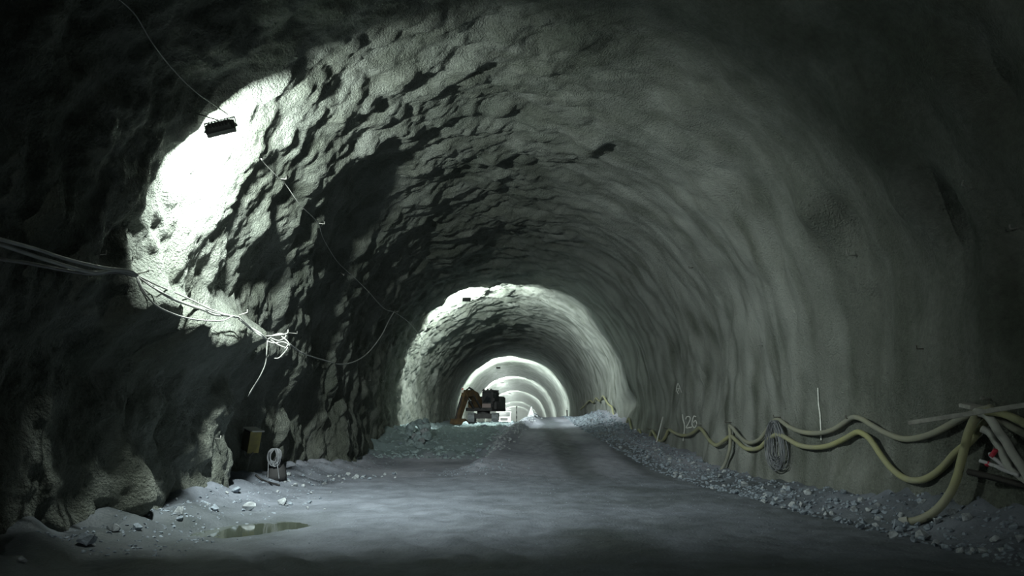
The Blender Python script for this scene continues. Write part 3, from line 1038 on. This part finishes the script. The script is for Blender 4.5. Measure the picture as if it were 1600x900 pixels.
o = tube_obj('ground_pipe', gp, .025, M_BLACK, seg=8); tag(o, 'thin black pipe lying on the ground by the niche', 'pipe')

# ------------------------------------------------------------------ stones
M_ROCK = mat('pale_rock', (0.36, 0.39, 0.42), 0.85, vary=.28, vscale=3.0, bump=.5, bscale=18)
M_ROCKB = mat('blue_grey_rock', (0.23, 0.27, 0.32), 0.85, vary=.3, vscale=3.0, bump=.5, bscale=18)
M_ROCKT = mat('green_grey_rock', (0.31, 0.39, 0.41), 0.85, vary=.35, vscale=2.0, bump=.5, bscale=12)


def rock_mesh(name, npts, sx=1, sy=1, sz=1):
    bm = bmesh.new()
    for i in range(npts):
        v = Vector((random.gauss(0, 1), random.gauss(0, 1), random.gauss(0, 1))).normalized() * random.uniform(.75, 1.0)
        bm.verts.new((v.x * sx * .5, v.y * sy * .5, v.z * sz * .5))
    r = bmesh.ops.convex_hull(bm, input=bm.verts)
    bmesh.ops.delete(bm, geom=[g for g in r['geom_interior'] if isinstance(g, bmesh.types.BMVert)], context='VERTS')
    me = bpy.data.meshes.new(name)
    bm.to_mesh(me); bm.free()
    return me


ROCKS = {}
for key, m in (('p', M_ROCK), ('b', M_ROCKB), ('t', M_ROCKT)):
    ROCKS[key] = []
    for i in range(7):
        me = rock_mesh('stone', random.randint(13, 22), 1, random.uniform(.65, 1), random.uniform(.5, .85))
        me.materials.append(m)
        ROCKS[key].append(me)


def stone(x, y, size, key, label, group=None, sink=.18, z=None, cat='stone', name='stone', rot=None):
    o = bpy.data.objects.new(name, random.choice(ROCKS[key]))
    COL.objects.link(o)
    zz = floor_z(x, y) if z is None else z
    o.location = (x, y, zz + size * (.33 - sink))
    o.scale = (size, size, size)
    o.rotation_euler = rot or (random.uniform(-.5, .5), random.uniform(-.5, .5), random.uniform(0, 6.28))
    return tag(o, label, cat, group)


def stone_px(px, py, wpx, key, label, group=None):
    p = floor_at(px, py)
    w = hit(px, py)
    if w[2] < (p - EYE).length + .25:               # the lining is nearer than the ground: stand the stone in front of it
        p = EYE + ray(px, py) * (w[2] - .3)
        p.z = floor_z(p.x, p.y)
    return stone(p.x, p.y, wpx / F * p.y * 1.15, key, label, group)


for px, py, w, k, l in [
        (391, 798, 24, 'p', 'pale three-cornered stone standing at the puddle edge'),
        (441, 788, 17, 'p', 'pale upright stone on the ground between the puddle and the niche'),
        (281, 803, 20, 'p', 'pale grey stone at the foot of the swelling wall, above the puddle'),
        (281, 812, 12, 'b', 'small dark stone touching the pale stone above the puddle'),
        (177, 829, 20, 'p', 'pale stone alone on the dark ground under the left wall'),
        (132, 850, 32, 'b', 'wide dark stone lying nearest the dark left wall'),
        (335, 797, 15, 'b', 'small stone at the wall foot between the pale stones'),
        (215, 828, 22, 'b', 'dark stone against the rounded swell of the left wall'),
        (35, 878, 16, 'p', 'small pale stone alone on the dark ruts'),
        (557, 747, 10, 'p', 'pale square block set upright against the fluted wall'),
        (368, 770, 18, 'b', 'dark broken stone at the end of the swelling wall')]:
    stone_px(px, py, w, k, l)
G_N = 'small stones along the foot of the fluted left wall'
for k in range(42):
    px = random.uniform(440, 625); py = 748 - (px - 440) * .03 + random.uniform(-6, 16) * (1 - (px - 440) / 260)
    stone_px(px, py, random.uniform(4, 9), random.choice('ppb'), 'small pale stone scattered along the foot of the fluted left wall', G_N)
G_Q = 'small stones by the puddle and the niche'
for k in range(22):
    stone_px(random.uniform(240, 520), random.uniform(768, 800), random.uniform(4, 9), random.choice('pb'), 'small stone scattered between the puddle and the niche', G_Q)

# rubble along the right wall
G_R = 'rubble strip under the hoses'
big = []
for k in range(190):
    y = 9.2 + 27 * random.random() ** 1.35
    wr = float(centre(y)) + R - .2
    wdt = float(np.interp(y, [9, 14, 24, 40], [1.1, 1.4, 1.9, 2.4]))
    u = random.random() ** .75
    x = wr - .15 - wdt * u
    big.append((x, y, random.uniform(.07, .17) * (1.25 if random.random() < .15 else 1) * (1 + y / 60)))
for x, y, sz in big:
    k = random.choice('bbp')
    where = ('beside the dropped hose' if y < 13 else 'below the upright painted line' if y < 17.5 else 'below the hung wire coil' if y < 22
             else 'below the painted number' if y < 31 else 'beside the upper ramp')
    lab = ('larger ' if sz > .2 else '') + ('pale grey' if k == 'p' else 'blue-grey') + ' angular stone in the rubble ' + where
    stone(x, y, sz, k, lab, G_R)
for px, py, w, k, l in [(1252, 793, 20, 'p', 'pale pair-sized stone at the edge of the rubble under the upright painted line'),
                        (1238, 792, 14, 'p', 'smaller pale stone just outside the rubble under the wire coil'),
                        (1400, 826, 28, 'b', 'large grey stone under the end of the dropped hose'),
                        (1398, 842, 20, 'p', 'pale stone on the ground in front of the dropped hose end'),
                        (1440, 842, 22, 'p', 'pale grey stone right of the dropped hose end'),
                        (1592, 846, 24, 'p', 'pale stone at the wall foot under the dark batten'),
                        (1345, 826, 16, 'b', 'grey stone between the mound and the dropped hose end'),
                        (1292, 806, 12, 'p', 'small pale stone on the ground before the mound')]:
    stone_px(px, py, w, k, l)


def gravel(name, pts, mats, label, cat):
    """many small stones nobody could count, one object"""
    cos = []; faces = []; n0 = 0
    src = []
    for i in range(8):
        me = rock_mesh('tmp', 10)
        src.append((np.array([v.co[:] for v in me.vertices]), [tuple(p.vertices) for p in me.polygons]))
        bpy.data.meshes.remove(me)
    for x, y, z, sz in pts:
        c, f = random.choice(src)
        a = random.uniform(0, 6.28)
        ca, sa = math.cos(a), math.sin(a)
        cc = np.stack([c[:, 0] * ca - c[:, 1] * sa, c[:, 0] * sa + c[:, 1] * ca, c[:, 2] * .7], -1) * sz + np.array([x, y, z])
        cos.append(cc); faces += [tuple(i + n0 for i in t) for t in f]
        n0 += len(c)
    me = bpy.data.meshes.new(name)
    me.from_pydata(np.concatenate(cos).tolist(), [], faces)
    me.update()
    o = link(name, me, mats)
    tag(o, label, cat, kind='stuff')
    return o


def scatter(n, fx_, fs):
    xs = []
    for k in range(n):
        xs.append(fx_())
    X = np.array([a for a, b in xs]); Y = np.array([b for a, b in xs])
    Z = floor_h(X, Y)
    return [(float(a), float(b), float(c), fs(a, b)) for a, b, c in zip(X, Y, Z)]


def right_strip():
    y = 8.5 + 46 * random.random() ** 1.15
    wr = float(centre(y)) + R - .15
    wdt = float(np.interp(y, [9, 14, 24, 40, 55], [1.2, 1.6, 2.0, 2.5, 2.3]))
    return wr - wdt * random.random() ** .8, y


gravel('fine_rubble', scatter(2600, right_strip, lambda a, b: random.uniform(.03, .08) * (1 + b / 25)), M_ROCKB,
       'fine grey rubble strewn along the foot of the hose wall', 'rubble')


def ramp_pile():
    y = random.uniform(40, 60)
    wr = float(centre(y)) + R - .3
    return wr - 2.4 * random.random() ** .9, y


gravel('piled_rubble', scatter(700, ramp_pile, lambda a, b: random.uniform(.14, .36)), M_ROCKB,
       'coarse grey rubble piled on the wall side of the ramp top', 'rubble')


def left_strip():
    y = 9.5 + 23 * random.random() ** 1.2
    wl = float(centre(y)) - R + (.2 if y < 17 or y > 27 else -.3)
    return wl + 1.7 * random.random() ** 1.5, y


gravel('wall_foot_rubble', scatter(1100, left_strip, lambda a, b: random.uniform(.025, .09)), M_ROCKB,
       'fine rubble strewn along the foot of the lumpy left wall', 'rubble')


def muck_area():
    y = 33.2 + 34 * random.random() ** 1.6
    e = float(ramp_edge(y))
    return random.uniform(-6.2, e - .1), y


gravel('blasted_rock', scatter(2200, muck_area, lambda a, b: random.uniform(.07, .22)), M_ROCKT,
       'broken green-grey blasted rock covering the slope below the excavator', 'rubble')
G_M = 'boulders on the blasted rock slope'
for k in range(46):
    x, y = muck_area()
    stone(x, y, random.uniform(.25, .55), random.choice('tttb'), 'green-grey boulder lying on the blasted rock slope', G_M, sink=.3)


def ramp_toe():
    y = random.gauss(25.2, 1.0)
    return float(ramp_edge(y)) + random.gauss(-.1, .7), y


gravel('ramp_rubble', scatter(260, ramp_toe, lambda a, b: random.uniform(.04, .12)), M_ROCKB, 'loose grey rubble at the toe of the ramp', 'rubble')


def berm():
    y = random.uniform(30, 58)
    return float(ramp_edge(y)) + random.gauss(.0, .28), y


gravel('berm_rubble', scatter(700, berm, lambda a, b: random.uniform(.07, .22)), M_ROCK, 'pale rubble heaped along the edge of the ramp', 'rubble')


def near_grit():
    return random.uniform(-5.8, 5.0), random.uniform(7, 22)


gravel('ground_grit', scatter(900, near_grit, lambda a, b: random.uniform(.012, .035)), M_ROCKB, 'scattered grit on the trodden ground', 'grit')

# broken rock face where the lining stops, left of the slope
G_F = 'broken rock blocks below the end of the left lining'
for k in range(34):
    px = random.uniform(640, 668); py = random.uniform(655, 716)
    y = 34.0 + (716 - py) * .06
    p = along(px, py, y)
    stone(p.x, p.y, random.uniform(.35, .75), random.choice('ttp'), 'jagged rock block stacked where the left lining meets the slope', G_F, z=p.z - .15)

# upright pale slabs on the ramp edge
M_SLAB = mat('chalky_slab', (.62, .65, .66), .85, vary=.15, bump=.4)
for px, pyb, hpx, wpx, lean, lab in ((826.5, 655, 21, 6.5, .18, 'tall pale pointed slab standing on the ramp edge'),
                                     (833.5, 658, 19, 4.5, -.10, 'narrower pale pointed slab leaning beside the tall one on the ramp edge')):
    y = 50.0
    b = along(px, pyb, y)
    hh = hpx / F * y; ww = wpx / F * y
    bm = bmesh.new()
    prof = [(-.5, 0), (.5, 0), (.46, .3), (.30, .66), (.12, 1.0), (-.06, .93), (-.28, .6), (-.48, .28)]
    A = [bm.verts.new((u * ww + lean * v * hh, -.09 + .05 * v, v * hh)) for u, v in prof]
    B = [bm.verts.new((u * ww + lean * v * hh, .12 - .06 * v, v * hh)) for u, v in prof]
    bm.faces.new(A); bm.faces.new(B[::-1])
    for i in range(8): bm.faces.new((A[(i + 1) % 8], A[i], B[i], B[(i + 1) % 8]))
    o = bm_obj('pale_slab', bm, M_SLAB)
    o.location = (b.x, y, min(b.z, floor_z(b.x, y)) - .05)
    tag(o, lab, 'slab')

# marker pole and small post
M_WHT = mat('white_paint', (.7, .72, .7), .5)
y = 60.0
b = along(807.3, 657, y); zb = floor_z(b.x, y)
t = thing('marker_pole', 'thin striped marker pole on the slope beside the pale slabs', 'pole', (b.x, y, zb - .03))
ztop = along(807.3, 634, y).z - zb
for k in range(7):
    bm = bmesh.new(); add_cyl(bm, (0, 0, ztop * k / 7), (0, 0, ztop * (k + 1) / 7), .04, 8)
    bm_obj('band', bm, M_BLACK if k % 2 == 0 else M_STEEL, t)
y = 60.0
b = along(886, 650, y); zb = floor_z(b.x, y)
t = thing('marker_post', 'small dark post with a pale cap at the top of the ramp', 'post', (b.x, y, zb - .02))
bm = bmesh.new(); add_cyl(bm, (0, 0, 0), (0, 0, .62), .045, 8); bm_obj('shaft', bm, M_BLACK, t)
bm = bmesh.new(); add_cyl(bm, (0, 0, .62), (0, 0, .78), .075, 8); bm_obj('cap', bm, M_WHT, t)
bm = bmesh.new(); add_cyl(bm, (0, 0, 0), (0, 0, .05), .16, 10); bm_obj('base', bm, M_BLACK, t)

# ------------------------------------------------------------------ puddle
bm = bmesh.new()
zp = float(np.percentile([floor_z(-4.1 + .55 * b + a, 12.5 + b) for a in (-.7, -.4, 0, .4, .7) for b in (-.8, -.4, 0, .4, .8)], 55))
vs = []
for k in range(60):
    a = 2 * math.pi * k / 60
    rr = 1 + .12 * math.sin(3 * a + 1) + .08 * math.sin(5 * a)
    vs.append(bm.verts.new((-4.1 + 1.5 * rr * math.cos(a) + .55 * 1.6 * rr * math.sin(a), 12.5 + 1.6 * rr * math.sin(a), zp)))
bm.faces.new(vs)
g = bmesh.ops.extrude_face_region(bm, geom=bm.faces[:])
for v in g['geom']:
    if isinstance(v, bmesh.types.BMVert): v.co.z -= .05
bmesh.ops.recalc_face_normals(bm, faces=bm.faces)
mw = mat('murky_water', (.075, .088, .070), .06, spec=.5)
PUD = bm_obj('puddle', bm, mw)
tag(PUD, 'shallow murky green puddle on the left of the ground', 'puddle')

# ------------------------------------------------------------------ excavator
M_EXC = mat('dirty_ochre_paint', (.13, .085, .04), .6, col2=(.06, .042, .028), vscale=2.5)
M_EXD = mat('dark_machine_grey', (.045, .045, .047), .6, vary=.3, vscale=3)
M_TRK = mat('muddy_track_steel', (.26, .29, .31), .7, vary=.25, vscale=5)
M_WIN = mat('cab_glass', (.02, .025, .028), .1, spec=.8)
ex_y = 75.0
ex_x = (756.5 - 806) / F * ex_y
ex_z = min(floor_z(ex_x - 1.1, ex_y - 1.5), floor_z(ex_x + 1.1, ex_y - 1.5)) - .02
EX = thing('excavator', 'dark crawler excavator with a rusty boom on top of the blasted rock slope', 'excavator', (ex_x, ex_y, ex_z))
# undercarriage faces the viewer
for sgn in (-1, 1):
    poly = [(-2.0, .38), (-1.85, .10), (-1.6, 0), (1.6, 0), (1.85, .10), (2.0, .38), (1.95, .72), (1.65, .92), (-1.65, .92), (-1.95, .72)]
    bm = bmesh.new(); prism(bm, poly, .62, sgn * 1.12)
    tr = bm_obj('track', bm, M_TRK, EX)
    for k in range(6):
        z = .10 + .14 * k
        box_obj('grouser', (sgn * 1.12, -1.99 + .03 * abs(k - 2.5) * .8, z), (.64, .07, .035), M_TRK, tr, bevel=.006)
    for k in (-1, 1):
        bm = bmesh.new(); add_cyl(bm, (sgn * 1.12 - .33, k * 1.5, .46), (sgn * 1.12 + .33, k * 1.5, .46), .33, 16)
        bm_obj('idler_wheel', bm, M_EXD, tr)
box_obj('car_body', (0, 0, .62), (1.7, 1.6, .45), M_EXD, EX, bevel=.03)
bm = bmesh.new(); add_cyl(bm, (0, 0, .8), (0, 0, 1.08), .62, 20); bm_obj('slew_ring', bm, M_EXD, EX)
SW = -0.40
RZ = Matrix.Rotation(SW, 3, 'Z')


def up_part(name, bm, m, parent=EX, smooth=False):
    for v in bm.verts: v.co = RZ @ v.co
    return bm_obj(name, bm, m, parent, smooth)


bm = bmesh.new(); add_box(bm, (0, .5, 1.25), (2.75, 3.3, .30), bevel=.03); up_part('slew_deck', bm, M_EXD)
bm = bmesh.new(); add_box(bm, (0, 1.5, 1.95), (2.7, 1.4, 1.15), bevel=.10); up_part('counterweight', bm, M_EXD)
bm = bmesh.new(); add_box(bm, (-.95, .1, 1.72), (.80, 1.7, .70), bevel=.06); up_part('engine_cover', bm, M_EXC)
bm = bmesh.new(); add_box(bm, (1.45, .5, 1.62), (.30, 2.2, .75), bevel=.05); up_part('side_tank', bm, M_EXD)
bm = bmesh.new(); add_box(bm, (.83, -.25, 2.18), (1.10, 1.65, 1.66), bevel=.08); cb = up_part('cab', bm, M_EXD)
bm = bmesh.new(); add_box(bm, (.83, -1.085, 2.40), (.88, .03, 1.05), bevel=.01); up_part('windscreen', bm, M_WIN, cb)
bm = bmesh.new(); add_box(bm, (1.39, -.30, 2.45), (.03, 1.2, .85), bevel=.01); up_part('side_window', bm, M_WIN, cb)
bm = bmesh.new(); add_box(bm, (.80, -1.10, 1.58), (.90, .05, .38), bevel=.02); up_part('lower_panel', bm, mat('pinkish_grey_panel', (.30, .24, .235), .6), cb)
bm = bmesh.new(); add_box(bm, (.83, -.25, 3.03), (1.16, 1.6, .08), bevel=.03); up_part('cab_roof', bm, M_EXD, cb)
for xx in (.45, .85, 1.2):
    bm = bmesh.new(); add_box(bm, (xx, -.95, 3.12), (.16, .10, .13), bevel=.02); up_part('work_lamp', bm, M_EXD, cb)
bm = bmesh.new(); add_tube(bm, [(1.30, -1.0, 1.6), (1.55, -1.25, 1.75), (1.60, -1.25, 2.15)], .022, 6); up_part('mirror_arm', bm, M_EXD)
bm = bmesh.new(); add_box(bm, (1.62, -1.27, 2.15), (.20, .05, .32), bevel=.02); up_part('mirror', bm, M_EXD)


def arm(name, poly, w, m, c=-.08):
    bm = bmesh.new(); prism(bm, poly, w, c); return up_part(name, bm, m)


# forward is -y
bo = arm('boom', [(-.4, 1.35), (-.9, 1.25), (-1.7, 2.0), (-2.7, 2.45), (-3.8, 2.35), (-3.95, 2.65), (-2.7, 3.02), (-1.6, 2.80), (-.7, 2.05)], .62, M_EXC, -.15)
st = arm('stick', [(-3.5, 3.0), (-4.0, 2.85), (-5.35, .45), (-5.35, -.20), (-5.08, -.20), (-4.70, .55), (-3.5, 2.15)], .42, M_EXC, -.15)
for xx in (-.52, .22):
    bm = bmesh.new(); add_cyl(bm, (xx, -.9, 1.2), (xx, -2.0, 2.0), .09, 10); add_cyl(bm, (xx, -2.0, 2.0), (xx, -2.7, 2.5), .055, 10)
    up_part('boom_ram', bm, M_EXD)
bm = bmesh.new(); add_cyl(bm, (-.15, -2.0, 3.0), (-.15, -2.9, 3.22), .09, 10); add_cyl(bm, (-.15, -2.9, 3.22), (-.15, -3.6, 2.95), .055, 10)
up_part('stick_ram', bm, M_EXD)
bm = bmesh.new(); add_cyl(bm, (-.15, -4.4, 2.35), (-.15, -5.2, 1.2), .08, 10); add_cyl(bm, (-.15, -5.2, 1.2), (-.15, -5.62, .35), .05, 10)
up_part('bucket_ram', bm, M_EXD)
bm = bmesh.new()
add_box(bm, (-.3, -4.0, 3.05), (.18, .10, .18), bevel=.02)
up_part('boom_lamp', bm, mat('pale_red_lamp', (.75, .30, .25), .4))
bm = bmesh.new(); add_box(bm, (-.3, -4.02, 2.82), (.24, .12, .24), bevel=.02); up_part('warning_plate', bm, mat('white_plate', (.75, .74, .7), .5))
bp = [(-5.55, .35), (-5.0, .15), (-4.55, -.10), (-4.30, -.45), (-4.45, -.72), (-4.95, -.74), (-5.45, -.55), (-5.75, -.10)]
bk = arm('bucket', bp, 1.45, M_EXC, .05)
for k in range(5):
    bm = bmesh.new(); add_box(bm, (.05 - .56 + .28 * k, -4.25, -.60), (.10, .28, .09), bevel=.01)
    up_part('tooth', bm, M_TRK, bk)

# ------------------------------------------------------------------ truck far down the drive
ty = 136.0
tx = (788 - 806) / F * ty
tz = floor_z(tx, ty)
TR = thing('dump_truck', 'pale dump truck with lit headlamps far behind the excavator', 'truck', (tx, ty, tz))
M_TW = mat('pale_truck_paint', (.62, .64, .62), .5)
M_HL = mat('lit_headlamp', (1, 1, .95), .3, emit=(1, .98, .9), estr=22)
box_obj('cab', (0, 0, 1.75), (2.35, 1.8, 1.9), M_TW, TR, bevel=.12)
box_obj('windscreen', (0, -.92, 2.15), (2.0, .04, .75), M_WIN, TR, bevel=.02)
box_obj('bumper', (0, -.95, .75), (2.4, .25, .38), M_TW, TR, bevel=.05)
box_obj('grille', (0, -.93, 1.3), (1.3, .05, .45), M_EXD, TR, bevel=.02)
box_obj('chassis', (0, 2.6, .75), (.9, 6.2, .28), M_EXD, TR, bevel=.02)
bm = bmesh.new(); add_box(bm, (0, 3.6, 2.0), (2.5, 4.6, 1.5), bevel=.06); bm_obj('dump_body', bm, M_TW, TR)
box_obj('canopy_shield', (0, .9, 2.95), (2.45, 1.2, .10), M_TW, TR, bevel=.03)
for sx in (-.9, .9):
    bm = bmesh.new(); add_cyl(bm, (sx, -1.06, .98), (sx, -1.10, .98), .16, 14); bm_obj('headlamp', bm, M_HL, TR)
    for yy in (.1, 3.2, 4.6):
        bm = bmesh.new(); add_cyl(bm, (sx * 1.12 - .15, yy, .5), (sx * 1.12 + .15, yy, .5), .5, 18); bm_obj('wheel', bm, M_BLACK, TR)

# ------------------------------------------------------------------ dust hanging in the far drive
hz = bpy.data.materials.new('dust_haze')
hz.use_nodes = True
nt = hz.node_tree
nt.nodes.remove(nt.nodes['Principled BSDF'])
vs_ = nt.nodes.new('ShaderNodeVolumeScatter')
vs_.inputs['Color'].default_value = (.95, 1, .97, 1)
vs_.inputs['Density'].default_value = 0.0034
nt.links.new(vs_.outputs['Volume'], nt.nodes['Material Output'].inputs['Volume'])
bm = bmesh.new(); add_box(bm, (0, 192, 4.2), (11.6, 206, 8.0))
o = bm_obj('dust_haze', bm, hz)
tag(o, 'thin pale dust hanging in the far tunnel behind the excavator', 'haze', kind='stuff')
